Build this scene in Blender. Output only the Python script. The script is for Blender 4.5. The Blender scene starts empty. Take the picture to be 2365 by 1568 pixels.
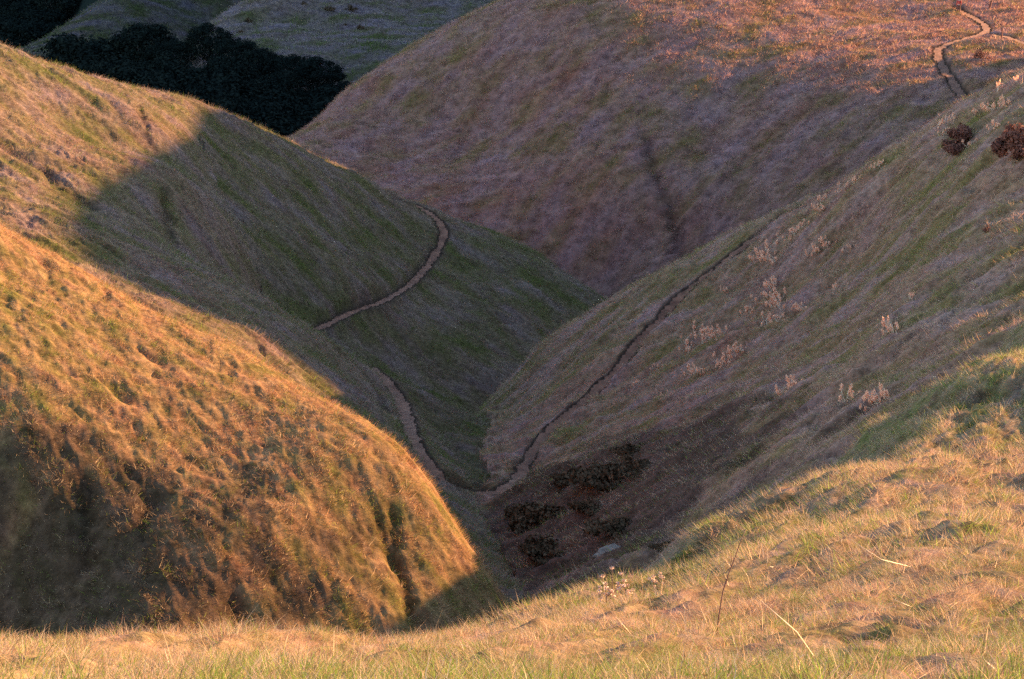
import bpy, bmesh, math, random
import numpy as np
from mathutils import Vector, Matrix
R_ = math.radians
SUN_AZ = R_(62); SUN_EL = R_(16.8)
PITCH = R_(-14.5); FOCAL = 75.0
# ------------------------------------------------------------------ camera
scene = bpy.context.scene
cam_d = bpy.data.cameras.new('camera'); cam_d.lens = FOCAL; cam_d.sensor_width = 36.0
cam_d.clip_start = 0.5; cam_d.clip_end = 4000
cam = bpy.data.objects.new('camera', cam_d); scene.collection.objects.link(cam)
cam.location = (0, 0, 0); cam.rotation_euler = (R_(90)+PITCH, 0, 0)
scene.camera = cam
# ------------------------------------------------------------------ sky and sun
world = bpy.data.worlds.new('World'); scene.world = world; world.use_nodes = True
wn = world.node_tree; wn.nodes.clear()
sky = wn.nodes.new('ShaderNodeTexSky'); sky.sky_type = 'NISHITA'; sky.sun_disc = False
sky.sun_elevation = SUN_EL; sky.sun_rotation = SUN_AZ; sky.air_density = 1.0; sky.dust_density = 0.6; sky.ozone_density = 3.0
bg = wn.nodes.new('ShaderNodeBackground'); bg.inputs['Strength'].default_value = 0.085
wo = wn.nodes.new('ShaderNodeOutputWorld')
wn.links.new(sky.outputs[0], bg.inputs[0]); wn.links.new(bg.outputs[0], wo.inputs[0])
sun_d = bpy.data.lights.new('sun', 'SUN'); sun_d.energy = 5.0; sun_d.angle = R_(0.6); sun_d.color = (1.0, 0.66, 0.36)
sun = bpy.data.objects.new('sun', sun_d); scene.collection.objects.link(sun)
Lv = Vector((math.sin(SUN_AZ)*math.cos(SUN_EL), math.cos(SUN_AZ)*math.cos(SUN_EL), math.sin(SUN_EL)))
sun.rotation_euler = Lv.to_track_quat('Z', 'Y').to_euler(); sun.location = (60, 30, 60)
scene.cycles.use_denoising = False
scene.view_settings.view_transform = 'Standard'; scene.view_settings.look = 'None'
scene.view_settings.gamma = 1.0; scene.view_settings.exposure = 2.95; scene.view_settings.use_curve_mapping = False
W_, H_ = 2364.0, 1568.0
# ------------------------------------------------------------------ camera numbers
FPX = W_*FOCAL/36.0
def ray(u, v):
    u = np.asarray(u, float); v = np.asarray(v, float)
    cx = (u-W_/2)/FPX; cy = (H_/2-v)/FPX
    c, s = math.cos(PITCH), math.sin(PITCH)
    y = c - s*cy; z = s + c*cy
    return cx/y, z/y            # x and z per metre of y
def pt(u, v, d):
    a, b = ray(u, v); return a*d, d*np.ones_like(a), b*d
def proj(x, y, z):
    c, s = math.cos(PITCH), math.sin(PITCH)
    f = y*c + z*s; up = -y*s + z*c
    return W_/2 + FPX*x/f, H_/2 - FPX*up/f
# ------------------------------------------------------------------ hills as control points (u, v, distance)
# 'b' rows: behind a silhouette -> (u, v of silhouette, distance, metres below the sight line)
HILLS = {
 'A': dict(p=[(-2500,1700,7.5),(4500,1500,8),(-500,1700,8.2),(300,1700,7.9),(1182,1680,7.8),(2000,1650,8),(2800,1640,8.2),
              (-500,1565,17.5),(0,1548,19),(300,1526,20),(600,1514,21),(950,1486,22.5),(1150,1446,25),(1300,1408,27),(1400,1350,30),(1500,1304,33),(1650,1220,39),
              (500,1568,12),(1182,1568,12),(1800,1500,16),(1800,1350,24),(2364,1500,14.5),(2364,1300,24),(2364,1150,34),(2364,1000,43),(2364,850,56),(2364,760,73),
              (2000,1200,34),(2000,1080,42.5),(2000,1000,52),(2700,1000,42),(2700,800,58),(2700,640,86),(2900,1300,22)],
           b=[(-500,1565,40,9),(0,1548,40,8),(300,1526,42,8),(600,1514,43,8),(950,1486,45,7),(1150,1446,48,6),(1300,1408,52,6),(1400,1350,58,6),(1500,1292,62,5.5),(1650,1220,66,4),
              (2000,980,74,3),(2364,760,100,4)]),
 'L1': dict(p=[(-500,1500,80),(0,1520,72),(300,1500,68),(600,1490,71),(1000,1450,73.5),(1130,1400,76.5),
               (0,1300,74.5),(0,1100,76.5),(0,800,83),(0,640,90),(0,522,95),(-500,700,86),(-500,350,99),(-500,1100,80),
               (300,1250,74),(300,1000,79.5),(300,800,86.5),(300,703,91.5),(130,592,94),(430,753,91.5),(560,792,91),(640,872,90),(780,962,88.5),(900,1052,86.5),(960,1092,85.5),(1050,1190,83),(1110,1280,80),(1135,1345,78),
               (600,1200,75),(600,1000,81.5),(900,1250,77),(400,1100,77.5)],
            b=[(-500,350,118,4),(0,522,108,3.4),(130,592,106,3.4),(300,703,104,3.4),(430,753,103,3.6),(560,792,102,3.8),(640,872,100,3.8),(780,962,98,4),(900,1052,96,4),(960,1092,95,4),(1050,1190,91,4),(1110,1280,88,4),(1140,1400,84,4)]),
 'L2': dict(p=[(-600,-100,150),(0,107,158),(120,152,161),(300,202,166),(460,262,170),
               (-500,400,124),(0,500,122),(0,300,141),(250,560,124),(250,430,138),(250,330,150),(460,620,127),(460,450,145),(460,350,157),
               (600,684,126),(650,715,127),(700,745,127.5),(760,785,126.5),(830,838,125),(860,880,123),
               (430,700,116),(560,760,113),(640,830,111),(800,930,110),(900,1010,108),(1000,1120,104),(1080,1210,98),(1150,1310,90),(1180,1380,82)],
            b=[(0,107,178,6),(300,202,186,6),(460,262,190,6),(600,560,150,1.6),(560,450,158,1.6),(560,340,168,1.2),(700,600,155,4),
               (700,745,142,3.2),(760,785,141,3.6),(830,838,140,4.2),(860,880,138,4.5)]),
 'L2b': dict(p=[(460,262,168),(650,322,174),(780,387,178.5),(900,442,182),(1000,492,185),(1070,518,186),(1160,547,185),(1230,582,183),(1300,627,181),(1400,692,178),
                (600,560,150),(700,700,146),(720,760,143),(830,650,155),(830,840,141),(1000,600,171),(1000,700,162),(1000,800,153),(980,880,148),(1100,870,151),
                (1200,850,156),(1200,700,167),(1320,740,170),(800,500,167)],
             b=[(650,322,196,6),(900,442,200,6),(1000,492,203,6),(1160,547,202,6),(1300,627,196,5),(1420,705,192,4)]),
 'L2c': dict(p=[(870,850,132),(925,885,132),(1000,908,132),(1060,935,131),(1115,975,129),(1125,1010,125),
                (930,980,122),(960,1060,117),(1010,1100,113),(1060,1020,121),(1080,1080,116),(1100,1120,111)],
             b=[(925,885,143,2.6),(1000,908,142,2.6),(1060,935,141,2.4),(1125,990,138,2.4)]),
 'R': dict(p=[(2900,-20,132),(2700,30,129),(2364,172,124),(2200,267,126),(2000,382,130),(1900,442,133),(1850,467,134),(2364,230,119),(2200,310,122),(2000,410,124.5),(1900,466,128.5),(1700,537,138),(1560,607,138),(1400,697,139),(1280,772,140),(1200,852,140),(1140,930,136),(1130,985,130),
              (1115,1060,118),(1130,1130,110),(1200,1100,112),(1180,1230,98),(1210,1310,90),(1230,1385,82),
              (1350,900,123),(1350,1050,108),(1350,1200,93),(1380,1300,83),(1500,800,124),(1500,1000,104),(1500,1180,88),(1550,1250,80),
              (1700,700,124),(1700,900,106),(1700,1100,85),(1700,1190,73),(2000,550,119),(2000,700,107),(2000,850,91),(2000,970,79),
              (2364,350,111),(2364,500,102),(2364,650,92),(2364,750,83),(2700,250,119),(2700,500,103)],
            b=[(2900,-20,151,8),(2700,30,148,8),(2364,172,143,8),(2200,267,145,8),(2000,382,149,8),(1850,467,158,9),(1700,537,156,9),(1560,607,156,8),(1400,697,156,7),(1280,772,156,6),(1200,852,154,5)]),
 'M': dict(p=[(2900,-150,330),(2364,-60,290),(2364,20,250),(2364,100,226),(2364,200,209),(2000,-200,320),(2000,0,250),(2000,200,215),(2000,420,193),
              (1700,0,243),(1700,300,215),(1700,560,196),(1400,-300,288),(1400,0,243),(1400,200,226),(1400,450,208),(1400,700,197),(1250,620,203),
              (1170,0,264),(1085,50,263),(1000,102,261),(930,148,258),(860,192,254),(760,252,246),(650,325,232),(1182,300,226),(1000,300,230),(900,460,210),(1050,530,206),
              (800,400,218),(700,360,219),(2900,100,235),(1300,-60,268)],
            b=[(1300,-60,292,12),(1170,0,286,10),(1085,50,284,10),(1000,102,282,9),(930,148,279,9),(860,192,274,9),(760,252,265,8),(650,325,249,7)]),
 'F1': dict(p=[(1400,-100,420),(1160,0,392),(1160,-200,440),(1000,100,350),(810,215,318),(650,300,300),(900,0,385),(900,100,345),(650,60,362),(650,200,322),
               (490,52,372),(560,25,384),(600,2,395),(660,-40,412),(900,-250,460),(430,110,350),(450,200,320)],
            b=[(490,52,400,10),(560,25,412,10),(600,2,424,10),(660,-40,440,10),(430,110,378,9)]),
 'F2': dict(p=[(800,-80,540),(500,-60,520),(500,60,470),(350,120,440),(560,180,430),(300,0,478),(230,2,470),(170,45,455),(100,90,440),(60,112,432),(250,130,430),(260,-60,500),
               (350,-250,590),(0,160,415),(300,240,400),(600,250,410)],
            b=[(260,-60,530,12),(230,2,505,12),(170,45,490,12),(100,90,475,12),(60,112,468,12)]),
 'F3': dict(p=[(-700,-50,600),(-100,-250,760),(0,0,640),(0,160,560),(200,150,560),(200,0,640),(400,-50,680),(500,-300,820),(800,0,700),(-600,150,520),(-600,-300,760)], b=[]),
}
def tps_fit(P, lam=0.0):
    n = len(P); X = P[:, :2]; z = P[:, 2]
    sc = np.ptp(X, axis=0).max(); c = X.mean(0); Xn = (X-c)/sc
    r2 = ((Xn[:, None]-Xn[None])**2).sum(-1)
    K = np.where(r2 > 0, r2*np.log(r2+1e-30), 0)*0.5 + lam*np.eye(n)
    A = np.zeros((n+3, n+3)); A[:n, :n] = K; A[:n, n] = 1; A[:n, n+1:] = Xn; A[n, :n] = 1; A[n+1:, :n] = Xn.T
    w = np.linalg.solve(A, np.r_[z, 0, 0, 0])
    return dict(Xn=Xn, w=w, c=c, sc=sc)
def tps_eval(m, x, y):
    xn = (x-m['c'][0])/m['sc']; yn = (y-m['c'][1])/m['sc']; n = len(m['Xn'])
    out = m['w'][n] + m['w'][n+1]*xn + m['w'][n+2]*yn
    for (a, b), w in zip(m['Xn'], m['w'][:n]):
        r2 = (xn-a)**2+(yn-b)**2+1e-12
        out = out + (0.5*w)*r2*np.log(r2)
    return out
def hull(P):
    P = sorted(set(map(tuple, P)))
    def half(P):
        h = []
        for p in P:
            while len(h) > 1 and (h[-1][0]-h[-2][0])*(p[1]-h[-2][1])-(h[-1][1]-h[-2][1])*(p[0]-h[-2][0]) <= 0: h.pop()
            h.append(p)
        return h[:-1]
    return np.array(half(P)+half(P[::-1]))
def hull_dist(Hh, x, y):
    out = np.zeros_like(x); n = len(Hh); best = np.full_like(x, 1e9); inside = np.ones(x.shape, bool)
    for i in range(n):
        a = Hh[i]; b = Hh[(i+1) % n]; e = b-a; L = (e**2).sum()
        cr = e[0]*(y-a[1])-e[1]*(x-a[0]); inside &= cr >= 0
        t = np.clip(((x-a[0])*e[0]+(y-a[1])*e[1])/L, 0, 1)
        best = np.minimum(best, (x-a[0]-t*e[0])**2+(y-a[1]-t*e[1])**2)
    return np.where(inside, 0, np.sqrt(best))
MODELS = {}
for k, h in HILLS.items():
    P = [tuple(float(q) for q in pt(*p)) for p in h['p']]
    for u, v, d, dn in h['b']:
        x, y, z = pt(u, v, d); P.append((float(x), float(y), float(z)-dn))
    if k == 'A': P += [(-14, 0, -1.6), (-5, 0, -1.72), (0, 0, -1.75), (5, 0, -1.78), (14, 0, -1.8), (-12, 4, -2.6), (0, 4, -2.66), (12, 4, -2.72)]
    P = np.array(P); m = tps_fit(P, {'A': 2e-5, 'L1': 1.5e-3}.get(k, 4e-5)); m['hull'] = hull(P[:, :2].tolist()); m['dm'] = P[:, 1].mean(); MODELS[k] = m
NAMES = list(MODELS)
def heights(x, y, soft=True):
    """smooth union of the hills; returns z and index of the hill on top"""
    shp = np.shape(x); x = np.ravel(x).astype(float); y = np.ravel(y).astype(float)
    r = np.hypot(x, y)
    top = -70-0.02*r; idx = np.full(x.shape, -1); Z = []
    for i, k in enumerate(NAMES):
        m = MODELS[k]; hd = hull_dist(m['hull'], x, y)
        z = np.full_like(x, -200.0); sel = hd < 60+0.3*m['dm']
        z[sel] = tps_eval(m, x[sel], y[sel]) - 0.8*(np.sqrt(hd[sel]**2+25)-5) - 0.01*hd[sel]**2
        Z.append(z)
    Z.append(top); Z = np.array(Z); idx = Z.argmax(0); mx = Z.max(0)
    if soft:
        s = np.clip(0.005*r, .15, 1.5)
        mx = mx + s*np.log(np.exp(np.maximum((Z-mx)/s, -30)).sum(0)) - 0.0
    return mx.reshape(shp), idx.reshape(shp)

def occluder(x, y):
    """unseen ridge added beyond the right edge, shaped to cast shadows on the hills"""
    sa, ca = math.sin(SUN_AZ), math.cos(SUN_AZ)
    q = x*sa+y*ca; s = x*ca-y*sa
    Q = np.interp(-s, [0,160,175,190,260,460,700,1200], [185,185,200,260,380,570,850,1100])
    Hc = np.interp(-s, [0,90,98,106,111,122,142,152,164,172,235,250,300,420,700,1200], [-30,-20,5,13.5,18,20,16.6,14,13,-30,-8,42,84,140,200,240])  # crest heights of the added ridge, set by where its shadow should end
    w = np.clip((x/np.maximum(y,1)-.27)/.08, 0, 1); w = w*w*(3-2*w)
    return (Hc+80)*np.exp(-((q-Q)/45)**2)*w-80
# ------------------------------------------------------------------ noise
rng = np.random.default_rng(7); random.seed(7)
_perm = rng.permutation(4096).astype(np.int64); _ga = rng.random(4096)*2*np.pi
_gx = np.cos(_ga).astype(np.float32); _gy = np.sin(_ga).astype(np.float32)
def pnoise(x, y):
    x = np.asarray(x, float); y = np.asarray(y, float)
    xi = np.floor(x).astype(np.int64); yi = np.floor(y).astype(np.int64)
    xf = (x-xi).astype(np.float32); yf = (y-yi).astype(np.float32)
    u = xf*xf*xf*(xf*(xf*6-15)+10); v = yf*yf*yf*(yf*(yf*6-15)+10)
    def g(ix, iy, fx, fy):
        h = _perm[(_perm[ix & 4095]+iy) & 4095]
        return _gx[h]*fx+_gy[h]*fy
    a = g(xi, yi, xf, yf); b = g(xi+1, yi, xf-1, yf); c = g(xi, yi+1, xf, yf-1); d = g(xi+1, yi+1, xf-1, yf-1)
    return ((a+(b-a)*u)+((c+(d-c)*u)-(a+(b-a)*u))*v)*1.5
def fbm(x, y, o=4, g=0.5):
    s = 0; a = 1; t = 0
    for i in range(o):
        s = s+a*pnoise(x*2**i+17.3*i, y*2**i-9.1*i); t += a; a *= g
    return s/t*1.4
def sstep(a, b, x):
    t = np.clip((x-a)/(b-a), 0, 1); return t*t*(3-2*t)
# ------------------------------------------------------------------ where a line of sight first meets the ground
def hit(u, v, d0=7.0, d1=700.0):
    a, b = ray(u, v)
    d = np.exp(np.linspace(math.log(d0), math.log(d1), 2500))
    z, _ = heights(a*d, d)
    k = np.nonzero(z >= b*d)[0]
    k = k[0] if len(k) else len(d)-1
    return float(a*d[k]), float(d[k]), float(z[k])
PATHS = {
 'valley': dict(w=.8, pts=[(1905,440),(1870,462),(1838,482),(1800,505),(1745,545),(1700,580),(1640,625),(1570,682),(1520,738),(1470,795),(1420,855),(1370,905),(1310,955),(1255,1005),(1222,1050),(1205,1085),(1190,1110),(1150,1132),(1100,1136),(1050,1118),(1015,1098),(985,1062),(960,1020),(945,985),(935,945),(915,905),(885,868),(858,848)]),
 'spur': dict(w=.78, pts=[(915,458),(950,466),(985,484),(1012,508),(1027,535),(1018,565),(998,598),(965,640),(930,668),(880,696),(820,717),(775,737),(730,758)]),
 'hilltop': dict(w=1.1, pts=[(2222,225),(2205,195),(2180,160),(2165,130),(2165,112),(2200,95),(2250,82),(2278,72),(2275,55),(2245,38),(2210,20)]),
 'hilltop_b': dict(w=1.0, pts=[(2280,78),(2320,82),(2364,98),(2420,120)]),
}
# ------------------------------------------------------------------ fine ground grid (denser near the viewer)
NY = 2300; Y0 = 3.2; TM = .70
tx = np.r_[np.linspace(-TM, -.312, 180), np.linspace(-0.31, 0.31, 1040), np.linspace(.312, TM, 180)]; NT = len(tx)
yy = np.exp(np.linspace(math.log(Y0), math.log(520.0), NY))
st = 4
tc = np.linspace(-TM, TM, 780); yc_l = np.linspace(math.log(Y0), math.log(520.0), (NY-1)//3+2)
Yc = np.exp(yc_l)[None]*np.ones((len(tc), 1)); Xc = tc[:, None]*Yc
Zc, Ic = heights(Xc, Yc); Oc = occluder(Xc, Yc); Ic = np.where(Oc > Zc, NAMES.index('M'), Ic); Zc = np.maximum(Zc, Oc)
def upsample(A, t, ly):
    ft = (t-tc[0])/(tc[1]-tc[0]); fy = (ly-yc_l[0])/(yc_l[1]-yc_l[0])
    i = np.clip(ft.astype(int), 0, len(tc)-2); j = np.clip(fy.astype(int), 0, len(yc_l)-2)
    a = ft-i; b = fy-j
    return (A[i, j]*(1-a)+A[i+1, j]*a)*(1-b)+(A[i, j+1]*(1-a)+A[i+1, j+1]*a)*b
def base_z(x, y): return upsample(Zc, x/y, np.log(y))
T, LY = np.meshgrid(tx, np.log(yy), indexing='ij')
Y = np.exp(LY); X = T*Y; Z0 = upsample(Zc, T, LY)
idx = Ic[np.clip(np.round((T-tc[0])/(tc[1]-tc[0])).astype(int), 0, len(tc)-1), np.clip(np.round((LY-yc_l[0])/(yc_l[1]-yc_l[0])).astype(int), 0, len(yc_l)-1)]
NI = {k: i for i, k in enumerate(NAMES)}
# fall-line direction of each hill, used to comb the tussocks
gxc = np.gradient(Zc, axis=0)/(np.gradient(tc)[:, None]*Yc); gyc = np.gradient(Zc, axis=1)/np.gradient(Yc, axis=1)-tc[:, None]*gxc
ang = {}
for k, i in NI.items():
    m = (Ic == i) & (np.abs(tc)[:, None] < .3) & (Yc > (8 if k == 'A' else 60))
    ang[i] = math.atan2(-gyc[m].mean(), -gxc[m].mean()) if m.any() else 0
for k, a_ in dict(A=247, L1=-45, L2=-35, L2b=-30, L2c=-40, R=186, M=221, F1=215).items(): ang[NI[k]] = R_(a_)
ANG = np.array([ang[i] for i in range(len(NAMES))]+[0.0])
def relief(x, y, ix):
    """tussocks and hollows combed along the fall line, metres"""
    r = np.hypot(x, y); a = ANG[ix]; c, s = np.cos(a), np.sin(a)
    p = x*c+y*s; q = -x*s+y*c
    big = fbm(p/7, q/4.5, 3)
    el = np.where(ix == NI['R'], 1.6, np.where(ix == NI['M'], 2.0, 1.0))
    mid = fbm(p/(1.9*el)+1.2*big, q/.85, 3)
    hol = pnoise(p/1.3+63, q/.8+29)*(.55+pnoise(x/6, y/6+90))
    fine = fbm(p/.55, q/.28, 2)
    isA = ix == NI['A']; isL1 = ix == NI['L1']; isR = ix == NI['R']
    amp_b = np.where(isA, .24, np.where(isL1, .24, np.where(isR, .50, np.where(r > 180, .45, .35))))
    amp_m = np.where(isA, .17, np.where(isL1, .12, np.where(isR, .42, .22)))
    amp_h = np.where(isL1, .20, np.where(isA, .12, .22))
    near = sstep(6, 20, r)
    z = (big*amp_b+mid*amp_m-np.maximum(hol-.25, 0)*amp_h*2)*(.35+.65*near)+fine*np.where(r < 40, .03, .07)
    # long folds that run down from the gully on the right
    t = x*.55+y*.83
    z = z+np.where(isA, .38*pnoise(q/2.9, p/11)*sstep(13, 30, r), 0)
    # a furrow down the face of the near left hill
    return z
Zr = Z0+relief(X, Y, idx)
# ------------------------------------------------------------------ eroded gully and furrows, given as lines over the ground
FURROWS = [([(905,1180),(915,1290),(935,1350),(950,1420)], .36, .5), ([(870,1190),(890,1250),(905,1290)], .3, .4), ([(1420,1330),(1500,1300),(1560,1272),(1640,1240)], 1.6, 1.3),
           ([(190,1120),(205,1200),(200,1300)], .5, .5), ([(340,1150),(330,1220)], .4, .4), ([(540,1400),(560,1460)], .5, .5),
           ([(1490,320),(1510,400),(1545,470),(1560,530),(1568,590)], .9, .6),
           ([(375,440),(385,520),(405,570)], .5, .45), ([(5,330),(80,380),(130,420),(200,470)], .8, .5), ([(100,370),(125,430)], .5, .4), ([(320,240),(345,330)], .4, .35),
           ([(20,520),(70,555),(130,590)], .6, .4),
           ([(1480,1330),(1540,1275),(1640,1235),(1700,1205),(1800,1150),(1900,1085),(1990,1010),(2010,960)], 1.0, .8),
           ([(1650,1215),(1730,1160),(1850,1110)], .9, .5),
           ([(1600,1310),(1680,1265),(1760,1230),(1800,1200)], .3, .22), ([(1700,1330),(1780,1275),(1860,1230)], .3, .22),
           ([(2060,1470),(2150,1440),(2240,1430),(2364,1390)], .3, .25), ([(1960,1480),(2040,1490)], .2, .15),
           ([(2000,1010),(2100,960),(2200,930),(2300,915)], .7, .35), ([(2020,960),(2100,915),(2230,880),(2364,850)], .9, .4),
           ([(780,800),(840,850),(900,960)], .5, .35)]
def world_line(pts, n=10):
    P = []
    for (a, b), (c, d) in zip(pts, pts[1:]):
        for t in np.linspace(0, 1, n, endpoint=False): P.append(hit(a+(c-a)*t, b+(d-b)*t))
    P.append(hit(*pts[-1])); P = np.array(P)
    # drop jumps across a skyline
    keep = [0]
    for i in range(1, len(P)):
        if abs(P[i, 1]-P[keep[-1], 1]) < 0.2*P[i, 1]: keep.append(i)
    return P[keep]
def smooth_line(P, k):
    for _ in range(k):
        Q = P.copy(); Q[1:-1] = (P[:-2]+2*P[1:-1]+P[2:])/4; P = Q
    return P
def line_field(P, rad):
    """distance to the line, side and line height for grid points within rad"""
    D = np.full(X.shape, 1e3, np.float32); ZL = np.zeros(X.shape, np.float32)
    for a, b in zip(P, P[1:]):
        y0 = min(a[1], b[1])-rad; y1 = max(a[1], b[1])+rad
        j0 = np.searchsorted(yy, y0); j1 = np.searchsorted(yy, y1)
        ts = [q/w for q in (min(a[0], b[0])-rad, max(a[0], b[0])+rad) for w in (max(y0, 5), y1)]
        i0 = np.searchsorted(tx, min(ts)); i1 = np.searchsorted(tx, max(ts))
        if i1 <= i0 or j1 <= j0: continue
        sx = X[i0:i1, j0:j1]; sy = Y[i0:i1, j0:j1]
        e = b[:2]-a[:2]; L = max((e**2).sum(), 1e-9)
        t = np.clip(((sx-a[0])*e[0]+(sy-a[1])*e[1])/L, 0, 1)
        d = np.hypot(sx-a[0]-t*e[0], sy-a[1]-t*e[1]); zl = a[2]+t*(b[2]-a[2])
        sub = D[i0:i1, j0:j1]; zs = ZL[i0:i1, j0:j1]; m = d < sub; sub[m] = d[m]; zs[m] = zl[m]
    return D, ZL
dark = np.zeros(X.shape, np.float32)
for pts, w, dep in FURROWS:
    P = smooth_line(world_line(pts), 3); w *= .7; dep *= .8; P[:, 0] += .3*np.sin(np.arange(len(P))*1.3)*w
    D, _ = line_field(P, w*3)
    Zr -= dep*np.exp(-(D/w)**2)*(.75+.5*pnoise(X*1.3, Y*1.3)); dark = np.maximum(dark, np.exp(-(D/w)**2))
on_path = np.zeros(X.shape, np.uint8); PDIST = np.full(X.shape, 1e3, np.float32)
for n, (k, pd) in enumerate(PATHS.items()):
    P = smooth_line(world_line(pd['pts']), 5); D, ZL = line_field(P, 3.0); w = pd['w']/2*(1+.35*pnoise(X/1.9, Y/1.9)+.25*pnoise(X*1.1, Y*1.1))
    D = D+.12*pnoise(X*1.7, Y*1.7)+.07*pnoise(X*5, Y*5)
    zz = ZL-.13
    f = 1-sstep(w, w+.5, D)
    Zr = Zr*(1-f)+(zz+.02*pnoise(X*5, Y*5))*f
    on_path[(D < w)] = n+1; PDIST = np.minimum(PDIST, D-w)
# what the camera side can see (generous), so grass is only grown there
cP, sP = math.cos(PITCH), math.sin(PITCH)
slopev = Zr/Y; runmax = np.maximum.accumulate(slopev, axis=1)
seen = slopev >= runmax-.012
# ------------------------------------------------------------------ colours of the plants
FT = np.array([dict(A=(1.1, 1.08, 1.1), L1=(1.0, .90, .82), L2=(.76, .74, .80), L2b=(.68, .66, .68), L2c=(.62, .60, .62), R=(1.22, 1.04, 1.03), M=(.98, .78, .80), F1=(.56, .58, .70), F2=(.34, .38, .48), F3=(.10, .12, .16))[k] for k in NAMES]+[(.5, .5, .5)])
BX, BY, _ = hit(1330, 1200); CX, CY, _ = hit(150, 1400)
def palette(x, y, ix, n):
    """albedo of a patch of turf: mix of straw, green, rust and grey dead grass"""
    r = np.hypot(x, y)
    a = ANG[ix]; c, s = np.cos(a), np.sin(a); p = x*c+y*s; q = -x*s+y*c
    sc = np.array([dict(A=.36, L1=.6, R=1.3, M=2.4, F1=2.6, F2=3, F3=3).get(k, 1.6) for k in NAMES]+[1.5])[ix]
    g1 = fbm(p/(2.6*sc), q/(1.5*sc), 4); g2 = fbm(p/(2.2*sc)+31, q/(1.0*sc)+7, 4); g3 = fbm(x/14, y/14+50, 2)
    straw = np.array([.46, .27, .12]); green = np.array([.14, .145, .035]); rust = np.array([.29, .12, .065]); grey = np.array([.37, .28, .275])
    W = dict(A=(1.0, .58, .33, .18), L1=(1.0, .42, .55, .06), L2=(.66, .50, .34, .26), L2b=(.50, .50, .26, .26), L2c=(.5, .6, .25, .2),
             R=(.72, .38, .40, .44), M=(.50, .20, .42, .58), F1=(.45, .42, .15, .5), F2=(.3, .6, .1, .3), F3=(.1, .8, .1, .1))
    T = np.array([W[k] for k in NAMES]+[(.5, .5, .3, .2)])[ix]
    w0 = T[:, 0]*1.0; w1 = T[:, 1]*np.exp(2.6*g1+.9*g3); w2 = T[:, 2]*np.exp(2.4*g2-.6*g3); w3 = T[:, 3]*np.exp(-1.6*g1+1.2*g2)
    w1 = w1*(1+1.6*(ix == NI['A'])*np.exp(-((y-12.5)/3.0)**2)*sstep(-3.5, -.5, x))
    S = w0+w1+w2+w3
    col = (w0[:, None]*straw+w1[:, None]*green+w2[:, None]*rust+w3[:, None]*grey)/S[:, None]
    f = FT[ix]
    # dead brush and bracken on the creek bank, plus valley shade painted into the turf
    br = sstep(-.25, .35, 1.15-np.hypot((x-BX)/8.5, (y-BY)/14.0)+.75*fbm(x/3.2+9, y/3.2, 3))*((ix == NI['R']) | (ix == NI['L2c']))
    b2 = sstep(-.3, .5, 1.0-np.hypot((x-CX)/8.5, (y-CY)/6.5)+.8*fbm(x/2.2+5, y/2.2, 3))*(ix == NI['L1'])  # near left hill: reddish brush, with the lower-left shade painted in
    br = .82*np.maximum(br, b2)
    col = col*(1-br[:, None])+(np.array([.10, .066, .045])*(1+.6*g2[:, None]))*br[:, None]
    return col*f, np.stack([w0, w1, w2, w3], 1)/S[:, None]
# ------------------------------------------------------------------ materials
def mat_attr(name, rough=.95, trans=0.0, bump=None, gain=1.0):
    m = bpy.data.materials.new(name); m.use_nodes = True; nt = m.node_tree; nt.nodes.clear()
    out = nt.nodes.new('ShaderNodeOutputMaterial'); at = nt.nodes.new('ShaderNodeAttribute'); at.attribute_name = 'tint'
    df = nt.nodes.new('ShaderNodeBsdfDiffuse'); df.inputs['Roughness'].default_value = 1.0
    col = at.outputs['Color']
    if bump:
        tc_ = nt.nodes.new('ShaderNodeTexCoord'); nz = nt.nodes.new('ShaderNodeTexNoise'); nz.inputs['Scale'].default_value = bump; nz.inputs['Detail'].default_value = 6; nz.inputs['Roughness'].default_value = .7
        nt.links.new(tc_.outputs['Object'], nz.inputs['Vector'])
        mr = nt.nodes.new('ShaderNodeMapRange'); mr.inputs[1].default_value = .3; mr.inputs[2].default_value = .7; mr.inputs[3].default_value = .45; mr.inputs[4].default_value = 1.45
        nt.links.new(nz.outputs[0], mr.inputs[0])
        mx = nt.nodes.new('ShaderNodeVectorMath'); mx.operation = 'SCALE'; nt.links.new(col, mx.inputs[0]); nt.links.new(mr.outputs[0], mx.inputs['Scale']); col = mx.outputs[0]
        bp = nt.nodes.new('ShaderNodeBump'); bp.inputs['Distance'].default_value = .12; bp.inputs['Strength'].default_value = .8
        nt.links.new(nz.outputs[0], bp.inputs['Height']); nt.links.new(bp.outputs[0], df.inputs['Normal'])
    nt.links.new(col, df.inputs['Color'])
    sh = df.outputs[0]
    if trans:
        tr = nt.nodes.new('ShaderNodeBsdfTranslucent'); nt.links.new(col, tr.inputs['Color'])
        mi = nt.nodes.new('ShaderNodeMixShader'); mi.inputs[0].default_value = trans
        nt.links.new(sh, mi.inputs[1]); nt.links.new(tr.outputs[0], mi.inputs[2]); sh = mi.outputs[0]
    nt.links.new(sh, out.inputs['Surface']); return m
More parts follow.
